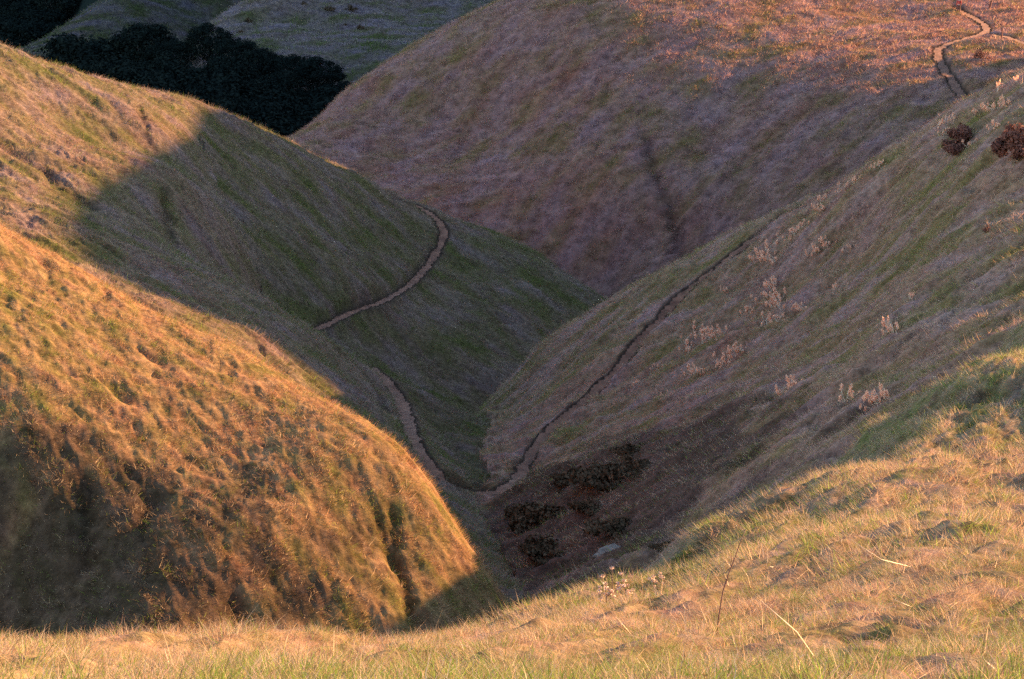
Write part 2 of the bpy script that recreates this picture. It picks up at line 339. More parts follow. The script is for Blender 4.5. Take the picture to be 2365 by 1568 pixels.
def mat_plain(name, c1, c2, scale=8, rough=.9, trans=0.0):
    m = bpy.data.materials.new(name); m.use_nodes = True; nt = m.node_tree; b = nt.nodes['Principled BSDF']
    b.inputs['Roughness'].default_value = rough; b.inputs['Specular IOR Level'].default_value = .12
    tc_ = nt.nodes.new('ShaderNodeTexCoord'); nz = nt.nodes.new('ShaderNodeTexNoise'); nz.inputs['Scale'].default_value = scale; nz.inputs['Detail'].default_value = 5
    cr = nt.nodes.new('ShaderNodeValToRGB'); cr.color_ramp.elements[0].position = .35; cr.color_ramp.elements[1].position = .65
    cr.color_ramp.elements[0].color = (*c1, 1); cr.color_ramp.elements[1].color = (*c2, 1)
    nt.links.new(tc_.outputs['Object'], nz.inputs['Vector']); nt.links.new(nz.outputs[0], cr.inputs[0]); nt.links.new(cr.outputs[0], b.inputs['Base Color'])
    if trans:
        out = nt.nodes['Material Output']; tr = nt.nodes.new('ShaderNodeBsdfTranslucent'); mi = nt.nodes.new('ShaderNodeMixShader'); mi.inputs[0].default_value = trans
        nt.links.new(cr.outputs[0], tr.inputs['Color']); nt.links.new(b.outputs[0], mi.inputs[1]); nt.links.new(tr.outputs[0], mi.inputs[2]); nt.links.new(mi.outputs[0], out.inputs['Surface'])
    return m
M_ground = mat_attr('turf_ground', bump=2.6); M_far = mat_attr('far_turf', bump=.9); M_blade = mat_attr('grass_blades', trans=.28)
M_dirt = mat_plain('trodden_dirt', (.11, .045, .024), (.21, .09, .048), 1.6)
def big_mesh(name, V, F, col, mat, domain='POINT', smooth=True):
    """numpy arrays straight into a mesh; F is (n,3) or (n,4)"""
    me = bpy.data.meshes.new(name); me.vertices.add(len(V)); me.vertices.foreach_set('co', np.ascontiguousarray(V, np.float32).ravel())
    n, k = F.shape; me.loops.add(n*k); me.loops.foreach_set('vertex_index', np.ascontiguousarray(F, np.int32).ravel())
    me.polygons.add(n); me.polygons.foreach_set('loop_start', np.arange(0, n*k, k, dtype=np.int32))
    me.polygons.foreach_set('use_smooth', np.full(n, smooth))
    if col is not None:
        at = me.attributes.new('tint', 'FLOAT_COLOR', domain); c4 = np.ones((len(col), 4), np.float32); c4[:, :3] = col; at.data.foreach_set('color', c4.ravel())
    me.materials.append(mat); me.update(calc_edges=True)
    o = bpy.data.objects.new(name, me); scene.collection.objects.link(o); return o
def tag(o, label=None, cat=None, group=None, kind=None):
    for k, v in (('label', label), ('category', cat), ('group', group), ('kind', kind)):
        if v: o[k] = v
    return o
# ------------------------------------------------------------------ ground objects, one per hill, and the trodden paths
FX = X.ravel(); FY = Y.ravel(); FZ = Zr.ravel(); FI = idx.ravel()
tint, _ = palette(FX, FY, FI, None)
cut = np.exp(-(np.maximum(PDIST, 0).ravel()/.2)**2)[:, None]  # dark soil tone beside the paths that paints in the bank's shadow line
tint = tint*.62*(1-.45*dark.ravel()[:, None]); tint = tint*(1-cut)+np.array([[.05, .03, .02]])*cut      # bare soil and thatch between the tussocks, darker in furrows; path-edge shadow line painted on
fam = {'A': 0, 'L1': 1, 'L2': 2, 'L2b': 2, 'L2c': 2, 'R': 3, 'M': 4, 'F1': 5, 'F2': 6, 'F3': 7}
FAM = np.array([fam[k] for k in NAMES]+[4])
vid = np.arange(NT*NY).reshape(NT, NY)
q = np.stack([vid[:-1, :-1], vid[1:, :-1], vid[1:, 1:], vid[:-1, 1:]], -1).reshape(-1, 4)
qf = FAM[FI[q[:, 0]]]; qp = on_path.ravel()[q].max(1)*(on_path.ravel()[q].min(1) > 0)
def sub(F):
    u, inv = np.unique(F, return_inverse=True); return u, inv.reshape(F.shape)
HL = ['straw coloured foreground slope falling away below the viewpoint', 'rounded near left hill with brown tussocky grass in full sun', 'middle left hill with a smooth spur crossed by a footpath',
      'steep right hillside dropping to the creek, footpath along its flank', 'large smooth brown hill filling the upper right', 'grey green far slope behind the dark wood',
      'dim far slope at the upper left beyond the wood', 'darkest wooded slope in the upper left corner']
for f in range(8):
    F = q[(qf == f) & (qp == 0)]
    if not len(F): continue
    u, inv = sub(F)
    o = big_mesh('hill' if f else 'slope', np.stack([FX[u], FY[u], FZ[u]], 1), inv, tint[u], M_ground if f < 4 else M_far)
    tag(o, HL[f], 'hillside', kind='structure')
PL = ['narrow dirt path descending the right hillside and curving over the creek', 'reddish dirt path curving down the middle spur', 'winding dirt path on the hilltop at the upper right', 'short dirt path leaving the hilltop path to the right']
for n in range(4):
    F = q[qp == n+1]
    if not len(F): continue
    u, inv = sub(F); o = big_mesh('path', np.stack([FX[u], FY[u], FZ[u]], 1), inv, None, M_dirt); tag(o, PL[n], 'path', kind='structure')
# ------------------------------------------------------------------ the country round about, outside the fine grid
def coarse(name, xs, ys_, polar, drop=0.0, lab=None, c=(.2, .15, .085)):
    A, B = np.meshgrid(xs, ys_, indexing='ij')
    x, y = (A*B, B) if polar else (A, B)
    z, _ = heights(x, y); z = np.maximum(z, occluder(x, y))
    if not polar: z = np.where(np.abs(x) < 14, z, -1.7-.235*y); z = np.where(y < 0, -1.75-.2*y, z)
    z = z-drop
    ids = np.arange(A.size).reshape(A.shape); F = np.stack([ids[:-1, :-1], ids[1:, :-1], ids[1:, 1:], ids[:-1, 1:]], -1).reshape(-1, 4)
    c = np.tile(np.array([c]), (A.size, 1))
    o = big_mesh(name, np.stack([x.ravel(), y.ravel(), z.ravel()], 1), F, c, M_far); tag(o, lab, 'hillside', kind='structure')
yl = np.exp(np.linspace(math.log(Y0), math.log(1200), 300))
coarse('hill', np.linspace(TM-.0005, 3.5, 220), yl, True, lab='slopes beyond the right edge with an unseen ridge added to cast shadow')
coarse('hill', np.linspace(-2.5, -TM+.0005, 80), yl, True, lab='slopes continuing beyond the left edge')
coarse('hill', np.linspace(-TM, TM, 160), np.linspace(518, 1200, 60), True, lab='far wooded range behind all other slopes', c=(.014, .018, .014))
coarse('slope', np.linspace(-30, 30, 40), np.linspace(-40, 3.22, 50), False, lab='grassy slope around and behind the viewpoint')
# ------------------------------------------------------------------ grass
okq = (np.abs(T.ravel()[q[:, 0]]) < .313) | (FY[q[:, 0]] < 62)
def grow(name, fams, dens, length, width, lean, label, two=False, keep=1.0, dlo=0, dhi=1e9, upright=.6, pale_f=None):
    sm = (okq) & np.isin(qf, fams) & (qp == 0) & (PDIST.ravel()[q[:, 0]] > (.35 if 4 in fams else .12)) & (seen.ravel()[q[:, 0]]) & (FY[q[:, 0]] >= dlo) & (FY[q[:, 0]] < dhi)
    F = q[sm]; A = np.stack([FX[F], FY[F], FZ[F]], -1)      # (n,4,3)
    nrm = np.cross(A[:, 2]-A[:, 0], A[:, 3]-A[:, 1]); ar = np.linalg.norm(nrm, axis=1)/2; nrm /= np.maximum(ar[:, None]*2, 1e-9)
    nrm *= np.sign(nrm[:, 2:3]); ar = np.minimum(ar, np.median(ar)*6)
    ca, sa_ = np.cos(ANG[FI[F[:, 0]]]), np.sin(ANG[FI[F[:, 0]]]); cl = .3+1.4*sstep(-.3, .4, fbm((A[:, 0, 0]*ca+A[:, 0, 1]*sa_)/2.2, (-A[:, 0, 0]*sa_+A[:, 0, 1]*ca)/.8, 2))
    n = rng.poisson(ar*dens*cl*keep)
    k = np.repeat(np.arange(len(F)), n); N = len(k)
    a = rng.random(N)[:, None]; b = rng.random(N)[:, None]; Q = A[k]
    P = (Q[:, 0]*(1-a)+Q[:, 1]*a)*(1-b)+(Q[:, 3]*(1-a)+Q[:, 2]*a)*b
    nn = nrm[k]; ix = FI[F[k, 0]]
    fall = np.stack([nn[:, 0], nn[:, 1]], 1); fall /= np.maximum(np.linalg.norm(fall, axis=1), .05)[:, None]
    tuft = fbm(P[:, 0]*.9, P[:, 1]*.9, 2)
    L = length*(.45+.9*rng.random(N))*(1+.7*tuft)
    th = rng.random(N)*2*np.pi; ln = lean*(.4+.9*rng.random(N)); rr = .75*rng.random(N)
    dirv = np.stack([fall[:, 0]*ln+np.cos(th)*rr, fall[:, 1]*ln+np.sin(th)*rr, np.full(N, upright)], 1)
    dirv[:, 2] -= .35*ln*np.linalg.norm(nn[:, :2], axis=1)
    dirv /= np.linalg.norm(dirv, axis=1)[:, None]
    ph = rng.random(N)*2*np.pi; wv = np.stack([np.cos(ph), np.sin(ph), 0*ph], 1)*(width*(.6+.8*rng.random(N)))[:, None]/2
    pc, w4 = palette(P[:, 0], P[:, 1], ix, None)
    green = rng.random(N) < w4[:, 1]*.7
    col = pc*(.45+1.15*rng.random(N))[:, None]
    f = FT[ix]
    pale = (rng.random(N) < .16+.22*sstep(-.1, .6, tuft) if pale_f is None else rng.random(N) < pale_f) & ~green
    col[pale] = (np.array([.52, .37, .21])*f[pale])*(.8+.4*rng.random(pale.sum()))[:, None]
    col[green] = np.array([.19, .24, .035])*f[green]*(.6+.8*rng.random(green.sum()))[:, None]
    P = P-nn*.02
    if not two:
        V = np.stack([P-wv, P+wv, P+dirv*L[:, None]], 1).reshape(-1, 3); Fc = np.arange(3*N).reshape(N, 3)
        o = big_mesh(name, V, Fc, col, M_blade, 'FACE', False)
    else:
        bend = np.stack([fall[:, 0]*.5+np.cos(th)*.5, fall[:, 1]*.5+np.sin(th)*.5, np.full(N, -.25)], 1)*(L*(.2+.5*rng.random(N)))[:, None]
        m = P+dirv*L[:, None]*.55; t = P+dirv*L[:, None]+bend*.6
        V = np.stack([P-wv, P+wv, m-wv*.7, m+wv*.7, t], 1).reshape(-1, 3); b0 = np.arange(N)[:, None]*5
        Fc = np.concatenate([b0+np.array([[0, 1, 3]]), b0+np.array([[0, 3, 2]]), b0+np.array([[2, 3, 4]])], 0)
        o = big_mesh(name, V, Fc, np.concatenate([col]*3), M_blade, 'FACE', False)
    tag(o, label, 'grass', kind='stuff'); print(name, fams, N); return o
grow('grass', [0], 800, .15, .0042, .9, 'dry straw and green grass nearest the viewpoint', two=True, dhi=24)
grow('grass', [0], 26, .30, .0046, 1.2, 'long pale stems lying over the foreground grass', two=True, dhi=45, upright=.28, pale_f=.75)
grow('grass', [0], 280, .22, .009, .9, 'sunlit dry grass on the middle of the foreground slope', dlo=24, dhi=200)
grow('grass', [1], 110, .28, .018, .9, 'sunlit brown and green tussock grass on the near left hill')
grow('grass', [3], 80, .36, .022, 1.1, 'shaded combed grass on the right hillside')
grow('grass', [2], 50, .36, .028, .9, 'grey green grass on the middle left hill')
grow('grass', [4], 40, .38, .042, .9, 'brownish dry grass on the large upper right hill')
grow('grass', [5, 6], 6, .6, .10, .8, 'dim grass on the far slopes')
# ------------------------------------------------------------------ helpers for plants and other things
def pmesh(name, V, F, mat, parent=None, smooth=True):
    me = bpy.data.meshes.new(name); me.from_pydata([tuple(v) for v in V], [], [tuple(f) for f in F])
    if smooth: me.polygons.foreach_set('use_smooth', [True]*len(me.polygons))
    me.materials.append(mat); me.update()
    o = bpy.data.objects.new(name, me); scene.collection.objects.link(o)
    if parent: o.parent = parent
    return o
def empty(name, loc, rz=0, label=None, cat=None, group=None, sc=1.0):
    o = bpy.data.objects.new(name, None); scene.collection.objects.link(o); o.location = loc; o.rotation_euler = (0, 0, rz); o.scale = (sc, sc, sc)
    o.empty_display_size = .2
    return tag(o, label, cat, group)
def tube(pts, rad, n=6, V=None, F=None):
    V = [] if V is None else V; F = [] if F is None else F; pts = [Vector(p) for p in pts]; b0 = len(V)
    for i, p in enumerate(pts):
        d = (pts[min(i+1, len(pts)-1)]-pts[max(i-1, 0)]).normalized()
        a = d.cross(Vector((.3, 1, .17))).normalized(); b = d.cross(a)
        r = rad[i] if hasattr(rad, '__len__') else rad
        for k in range(n):
            t = 2*math.pi*k/n; V.append(p+a*math.cos(t)*r+b*math.sin(t)*r)
    for i in range(len(pts)-1):
        for k in range(n):
            F.append((b0+i*n+k, b0+i*n+(k+1) % n, b0+(i+1)*n+(k+1) % n, b0+(i+1)*n+k))
    F.append(tuple(b0+k for k in range(n))[::-1]); F.append(tuple(b0+(len(pts)-1)*n+k for k in range(n)))
    return V, F
def leaves(lobes, n, size, seed, flat=.8):
    """leaf clumps through the outer part of several lobes (centre, radii)"""
    g = np.random.default_rng(seed); V = []; F = []
    w = np.array([l[1][0]*l[1][1]+l[1][2]**2 for l in lobes]); w = w/w.sum()
    k = g.choice(len(lobes), n, p=w)
    d = g.normal(size=(n, 3)); d /= np.linalg.norm(d, axis=1)[:, None]
    rr = 1-.45*g.random(n)**2+.16*g.normal(size=n)
    C = np.array([lobes[i][0] for i in k]); Rr = np.array([lobes[i][1] for i in k])
    P = C+d*rr[:, None]*Rr
    t1 = g.normal(size=(n, 3)); t1 -= (t1*d).sum(1)[:, None]*d*flat; t1 /= np.linalg.norm(t1, axis=1)[:, None]
    t2 = np.cross(t1, d+.6*g.normal(size=(n, 3))); t2 /= np.linalg.norm(t2, axis=1)[:, None]
    s = size*(.6+.9*g.random(n))[:, None]
    V = np.stack([P-t1*s, P+t2*s*.6, P+t1*s, P-t2*s*.5], 1).reshape(-1, 3); F = np.arange(4*n).reshape(n, 4)
    return V.tolist(), F.tolist()
def copy_tree(src, name=None):
    c = src.copy(); scene.collection.objects.link(c)
    for ch in list(src.children):
        d = ch.copy(); scene.collection.objects.link(d); d.parent = c
        for g in ch.children:
            e = g.copy(); scene.collection.objects.link(e); e.parent = d
    return c
def ground(x, y):
    """height of the finished ground, relief included"""
    i = int(np.clip(np.searchsorted(tx, x/y), 1, NT-1)); j = int(np.clip(np.searchsorted(yy, y), 1, NY-1))
    return float(Zr[i-1:i+1, j-1:j+1].min())
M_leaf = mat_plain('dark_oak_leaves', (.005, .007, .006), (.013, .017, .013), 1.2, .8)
M_bark = mat_plain('bark', (.05, .04, .03), (.10, .08, .06), 6)
M_scrub = mat_plain('dark_scrub_leaves', (.10, .038, .026), (.22, .085, .05), 2.5, .9, .1)
M_bramble = mat_plain('bramble', (.05, .028, .014), (.12, .075, .04), 2, .9)
M_twig = mat_plain('woody_stem', (.10, .05, .04), (.16, .09, .06), 9)
M_plume = mat_plain('dry_seed_heads', (.84, .42, .23), (.93, .58, .36), 9, .9, .35)
M_straw = mat_plain('pale_straw', (.66, .50, .32), (.78, .62, .42), 6, .7, .2)
M_dried = mat_plain('dried_flower_heads', (.42, .26, .18), (.56, .38, .27), 12)
M_stone = mat_plain('lichened_stone', (.12, .095, .07), (.2, .16, .12), 5)
M_post = mat_plain('weathered_post', (.12, .045, .03), (.20, .08, .05), 5)
M_leaf.node_tree.nodes['Principled BSDF'].inputs['Specular IOR Level'].default_value = 0
M_bramble.node_tree.nodes['Principled BSDF'].inputs['Specular IOR Level'].default_value = 0
# ------------------------------------------------------------------ the dark wood between the hills
def tree_proto(seed, hgt, wid):
    g = random.Random(seed); t = empty('oak_tree', (0, 0, 0), 0)
    V, F = tube([(0, 0, -.8), (0, 0, 0), (.1, .05, hgt*.2), (.25*g.uniform(-1, 1), .2, hgt*.42), (.3*g.uniform(-1, 1), .3, hgt*.62)], [.5, .38, .3, .2, .09], 8)
    pmesh('trunk', V, F, M_bark, t)
    lobes = [((0, 0, hgt*.56), (wid*.40, wid*.40, hgt*.36))]; n = g.randint(13, 16)
    for i in range(n):
        a = 2.4*i+g.uniform(-.4, .4); e = g.uniform(.0, 1.35); r = wid*.40*math.cos(e); z = hgt*(.56+.33*math.sin(e))
        R = wid*g.uniform(.09, .15)
        lobes.append(((r*math.cos(a), r*math.sin(a), min(z, hgt-R*.8)), (R, R, R*g.uniform(.7, .95))))
        if i % 2: 
            c = lobes[-1][0]; V, F = tube([(0, .1, hgt*.2), (c[0]*.5, c[1]*.5, hgt*.34), (c[0]*.9, c[1]*.9, c[2]*.95)], [.2, .13, .05], 5); pmesh('limb', V, F, M_bark, t)
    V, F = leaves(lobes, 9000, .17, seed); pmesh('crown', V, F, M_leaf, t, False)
    return t
protos = [tree_proto(11, 10, 10), tree_proto(12, 10, 9), tree_proto(13, 10, 11), tree_proto(14, 10, 8.5)]
used = [False]*4
WOOD = [(782,186,308),(733,130,312),(672,124,316),(598,106,318),(545,72,322),(482,68,328),(405,80,334),(335,62,338),(252,70,340),(172,88,342),(112,120,340),
        (762,212,296),(712,196,298),(650,178,298),(590,162,304),(528,140,306),(460,132,308),(392,138,312),(322,126,314),(250,136,316),(175,150,316),
        (735,238,284),(690,225,286),(640,225,286),(590,205,288),(540,185,290),(480,170,292),(420,165,294),(350,160,296),(280,160,296),(215,165,298),
        (700,268,272),(660,268,272),(610,255,274),(550,235,276),(490,215,278),(430,200,280),(360,190,282),(660,295,262),(620,285,264),(570,265,266),(500,245,268)]
TL = {0: 'rounded dark oak at the right end of the wood, against the pale slope', 1: 'tall domed dark oak standing above the right part of the wood', 5: 'highest dark round oak in the middle of the wood, beneath the far spur', 10: 'leftmost dark tree of the wood beside the dim far slope'}
hs = []
for n, (u, v, d) in enumerate(WOOD):
    a, b = ray(u, v); x, y = float(a*d), float(d); zt = float(b*(d))+(1.1 if n % 2 else -.9)*(n > 3); zg = ground(x, y); h = zt-zg; hs.append(round(h, 1))
    if h < 3.5: h = 3.5+random.random()*1.5
    if h > 15: h = 15
    k = n % 4
    o = protos[k] if not used[k] else copy_tree(protos[k]); used[k] = True
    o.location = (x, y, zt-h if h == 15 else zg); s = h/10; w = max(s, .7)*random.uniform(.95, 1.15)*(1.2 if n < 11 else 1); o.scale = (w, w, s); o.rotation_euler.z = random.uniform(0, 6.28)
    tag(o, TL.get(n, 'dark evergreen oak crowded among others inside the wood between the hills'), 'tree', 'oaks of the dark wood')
print('wood heights', hs)
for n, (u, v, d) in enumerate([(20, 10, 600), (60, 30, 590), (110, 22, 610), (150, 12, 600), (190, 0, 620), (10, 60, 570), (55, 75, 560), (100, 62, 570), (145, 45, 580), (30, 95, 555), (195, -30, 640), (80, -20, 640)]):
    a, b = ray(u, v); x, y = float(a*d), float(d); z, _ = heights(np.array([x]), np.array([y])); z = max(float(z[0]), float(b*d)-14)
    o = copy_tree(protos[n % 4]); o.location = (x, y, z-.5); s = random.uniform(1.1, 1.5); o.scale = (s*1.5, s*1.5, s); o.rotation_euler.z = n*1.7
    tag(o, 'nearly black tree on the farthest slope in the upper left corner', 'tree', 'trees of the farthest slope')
# ------------------------------------------------------------------ shrubs
def shrub(u, v, wpx, hpx, mat, label, seed, n=900, group=None, leaf=.05, name='shrub', cat='shrub', lim=None):
    x, y, z = hit(u, v); z = ground(x, y); w = wpx*y/FPX; h = hpx*y/FPX
    t = empty(name, (x, y, z), 0, label, cat, group); g = random.Random(seed); lobes = []
    for i in range(22):
        a = g.uniform(0, 6.28); r = w*.5*g.uniform(.1, .95); R = w*g.uniform(.06, .17); k = 1-(2*r/w)**2*.7
        lobes.append(((r*math.cos(a), r*math.sin(a), h*g.uniform(.25, .78)*k), (R, R, h*g.uniform(.14, .30)*(.5+.5*k))))
    V, F = leaves(lobes, int(n*1.5), leaf*.62*max(w, .4), seed, .4); pmesh('foliage', V, F, mat, t, False)
    V = []; F = []
    for i in range(7):
        c = lobes[i][0]; tube([(0, 0, -.1), (c[0]*.5, c[1]*.5, c[2]*.5), c], [.03*w, .02*w, .008*w], 5, V, F)
    pmesh('stem', V, F, M_twig, t)
    return t
shrub(2216, 338, 100, 66, M_scrub, 'dense rounded dark shrub just below the sunlit ridge on the right', 21, 3200)
shrub(2352, 368, 124, 80, M_scrub, 'larger dark reddish shrub cut by the right edge below the ridge', 22, 3600)
shrub(2264, 142, 40, 22, M_scrub, 'low brown shrub on the hilltop beside the winding path', 23, 700)
shrub(2277, 545, 26, 24, M_scrub, 'small dark shrub alone in the grass beneath the two big shrubs', 24, 500)
for n, (u, v, w, h) in enumerate([(572, 52, 22, 16), (760, 28, 28, 13), (812, 26, 34, 18), (832, 68, 22, 12), (798, 60, 18, 10), (700, 8, 20, 12), (555, 78, 26, 12)]):
    shrub(u, v, w, h, M_bramble, ['small round bush on the pale edge of the far spur', 'flat dark bush high on the far grey slope', 'widest dark bush high on the far grey slope', 'small low bush beneath the widest one on the far slope', 'smallest bush on the far grey slope', 'dark bush at the top edge of the far grey slope', 'low bush where the far spur meets the wood'][n], 40+n, 260, 'bushes dotted on the far slope', .08, 'bush', 'bush')
BR = [(1252, 1215, 120, 80), (1400, 1120, 130, 70), (1460, 1060, 90, 50), (1250, 1300, 110, 70), (1345, 1195, 60, 45), (1425, 1235, 110, 60), (1310, 1110, 80, 40), (1480, 1090, 80, 50), (1200, 1190, 60, 40), (1600, 1270, 60, 46), (1560, 1284, 70, 50), (1500, 1306, 70, 46), (1450, 1318, 60, 44), (1545, 1258, 60, 36)]
BL = ['dark bramble low on the creek bank under the path', 'wide dark bramble patch on the shaded right bank', 'upper dark bramble on the shaded right bank', 'dark bramble in the creek bottom behind the foreground rim', 'small dark bramble between two bigger ones on the bank', 'dark bramble above the gully head', 'dark bramble beside the lower bend of the path', 'dark bramble at the right end of the bank', 'small dark bramble at the creek crossing', 'dark bramble in the mouth of the eroded gully', 'dark bramble under the overhanging edge of the gully', 'dark bramble filling the gully behind the dried flowers', 'dark bramble at the lowest end of the gully beside the flat rock', 'low dark bramble on the far lip of the gully']
for n, (u, v, w, h) in enumerate(BR):
    shrub(u, v, w*1.6, h*.66, M_bramble, BL[n], 60+n, 1300, 'dark brambles along the creek', .05, 'bramble', 'bush')
# ------------------------------------------------------------------ pale seed-headed bushes on the right hillside
def plume_proto(seed, n):
    g = random.Random(seed); t = empty('seed_plant', (0, 0, 0)); V = []; F = []; hp = []
    for i in range(n):
        a = g.uniform(0, 6.28); r = g.uniform(.05, .55); h = g.uniform(.25, .8)*(1-.5*r); top = (r*math.cos(a)-.16, r*math.sin(a), h)
        tube([(r*.2*math.cos(a), r*.2*math.sin(a), -.05), (r*.6*math.cos(a), r*.6*math.sin(a), h*.55), top], [.009, .007, .005], 4, V, F); hp.append(top)
    ns = len(F); lobes = [((p[0], p[1], p[2]-.06), (.045, .045, .14)) for p in hp]
    V2, F2 = leaves(lobes, 60*n, .030, seed, .3); b0 = len(V); V += [Vector(v) for v in V2]; F += [tuple(i+b0 for i in f) for f in F2]
    o = pmesh('seed_stems', V, F, M_straw, t, False); o.data.materials.append(M_plume)
    for i in range(ns, len(F)): o.data.polygons[i].material_index = 1
    return t
pp = [plume_proto(80+i, n) for i, n in enumerate((9, 14, 6, 18))]; pu = [False]*4
SEED = [(2302,212,.9),(2296,240,1.0),(2270,246,.9),(2312,238,.9),(2252,254,.9),(2204,268,1.1),(2186,276,1.3),(2168,287,.9),(2344,186,.8),(2024,386,.9),(2032,378,.7),(1986,404,.7),(1972,414,.9),(1954,424,.9),(1940,434,.8),
        (1900,458,.7),(1886,486,1),(1896,484,.8),(1854,528,.9),(1838,538,.8),(1822,548,.8),(1806,552,.7),(1772,582,1),(1758,590,.9),(1742,598,.8),(1790,604,1),(1782,628,.6),(1890,578,1),(1902,566,1),(1914,560,.8),(1966,560,.8),(1786,668,1.1),(1794,682,1.1),(1668,664,.8),(1748,694,1),(1724,708,.9),
        (1780,706,1.1),(1800,700,1.3),(1812,712,1.1),(1798,736,1.2),(1772,742,1),(1862,700,1),(1604,756,1.1),(1616,778,1.2),(1622,796,1.2),(1590,804,1.3),(1580,796,1.1),(1640,790,.9),(1660,778,1),(1718,812,1.1),(1708,806,1),(1676,838,1.3),(1690,828,1.2),(1662,834,1),(1520,842,.9),(1476,872,.7),(1624,860,1),(1606,866,.9),
        (1828,886,1),(1842,880,.9),(1960,908,1),(2030,920,1),(2016,928,1),(2045,912,.9),(1926,664,.7),(2062,778,.9),(1536,908,.7),(2100,690,.6),(1800,905,.7),(2180,300,.8),(2240,330,.8),(2300,300,.8)]
SL = {0: 'tall pale seed plant standing highest on the right ridge', 3: 'pale seed plant nearest the two big shrubs on the ridge', 31: 'upright pale seed plant above the middle cluster on the right hillside', 42: 'pale seed plant leaning at the left of the lower cluster', 60: 'single pale seed plant low on the hillside near the foreground slope', 54: 'pale seed plant nearest the path on the right hillside'}
for n, (u, v, s) in enumerate(SEED):
    x, y, z = hit(u, v+8); k = n % 4
    o = pp[k] if not pu[k] else copy_tree(pp[k]); pu[k] = True
    o.location = (x, y, ground(x, y)); s *= 1.15*random.uniform(.75, 1.15); o.scale = (s*random.uniform(.8, 1.5), s, s*random.uniform(.65, 1.1)); o.rotation_euler = (random.uniform(-.2, .2), random.uniform(-.35, .1), random.uniform(-3, 3))
    tag(o, SL.get(n, 'dry pale orange seed plant scattered in the grass of the right hillside'), 'plant', 'pale seed plants on the right hillside')
# ------------------------------------------------------------------ walker and posts on the hilltop
def skin_chain(bm, sl, parent, pts):
    pass
def person():
    x, y, z = hit(2213, 31); z = ground(x, y)
    t = empty('person', (x, y, z), R_(-20), 'walker in reddish clothes standing on the hilltop path at the upper right', 'person')
    J = [(0, 0, .95, .125), (0, 0, 1.12, .12), (0, 0, 1.3, .15), (0, 0, 1.45, .10), (0, .01, 1.53, .055), (0, .015, 1.6, .075), (0, .015, 1.70, .085),
         (.18, 0, 1.42, .062), (.24, .02, 1.16, .046), (.22, .12, .95, .036), (.21, .16, .87, .030), (-.18, 0, 1.42, .062), (-.25, -.03, 1.16, .046), (-.24, .04, .93, .036), (-.23, .07, .85, .030),
         (.095, 0, .88, .095), (.10, .08, .48, .062), (.10, .02, .09, .045), (.10, .16, .04, .04), (-.095, 0, .88, .095), (-.10, -.04, .48, .062), (-.10, -.16, .10, .045), (-.10, -.03, .04, .04)]
    E = [(0, 1), (1, 2), (2, 3), (3, 4), (4, 5), (5, 6), (3, 7), (7, 8), (8, 9), (9, 10), (3, 11), (11, 12), (12, 13), (13, 14), (0, 15), (15, 16), (16, 17), (17, 18), (0, 19), (19, 20), (20, 21), (21, 22)]
    def sk(name, ids, grow_, mat, root=0):
        mp = {i: n for n, i in enumerate(ids)}
        me = bpy.data.meshes.new(name); me.from_pydata([J[i][:3] for i in ids], [(mp[a], mp[b]) for a, b in E if a in mp and b in mp], [])
        o = bpy.data.objects.new(name, me); scene.collection.objects.link(o); o.parent = t
        md = o.modifiers.new('skin', 'SKIN'); md.use_smooth_shade = True
        for i, v in enumerate(me.skin_vertices[0].data): r = J[ids[i]][3]+grow_; v.radius = (r, r*.8 if ids[i] in (0, 1, 2) else r); v.use_root = (i == root)
        ss = o.modifiers.new('sub', 'SUBSURF'); ss.levels = 1; ss.render_levels = 2; me.materials.append(mat); return o
    skin = mat_plain('skin', (.42, .24, .17), (.48, .28, .2), 3, .6)
    sk('body', list(range(23)), 0, skin)
    sk('jacket', [0, 1, 2, 3, 7, 8, 9, 11, 12, 13], .022, mat_plain('red_cloth', (.30, .05, .04), (.40, .08, .06), 5))
    sk('trousers', [0, 15, 16, 17, 19, 20, 21], .02, mat_plain('brown_cloth', (.12, .06, .045), (.18, .09, .06), 5))
    V = []; F = []; n = 10
    lob = [((0, -.01, 1.735), (.10, .105, .085))]
    V, F = leaves(lob, 260, .03, 5, 1.0); pmesh('hair', V, F, mat_plain('hair', (.03, .02, .015), (.06, .04, .03), 5), t, False)
person()
def post(u0, v0, u1, v1, r, label):
    x, y, z = hit(u0, v0); z = ground(x, y)
    a, b = ray(u1, v1); top = Vector((float(a*y)-x, 0, float(b*y)-z))
    t = empty('marker_post', (x, y, z), 0, label, 'post', 'marker posts on the hilltop')
    V, F = tube([(0, 0, -.25), (0, 0, 0), top*.5, top*.97, top], [r, r, r*.95, r*.92, r*.6], 8); pmesh('shaft', V, F, M_post, t)
    V, F = tube([top*.98, top*1.0+Vector((0, 0, .03))], [r*1.12, r*.9], 8); pmesh('cap', V, F, M_post, t)
post(2284, 16, 2289, 2, .13, 'short leaning red brown post near the top edge on the hilltop')
post(2312, 93, 2314, 66, .08, 'thin upright post beside the fork of the hilltop path')
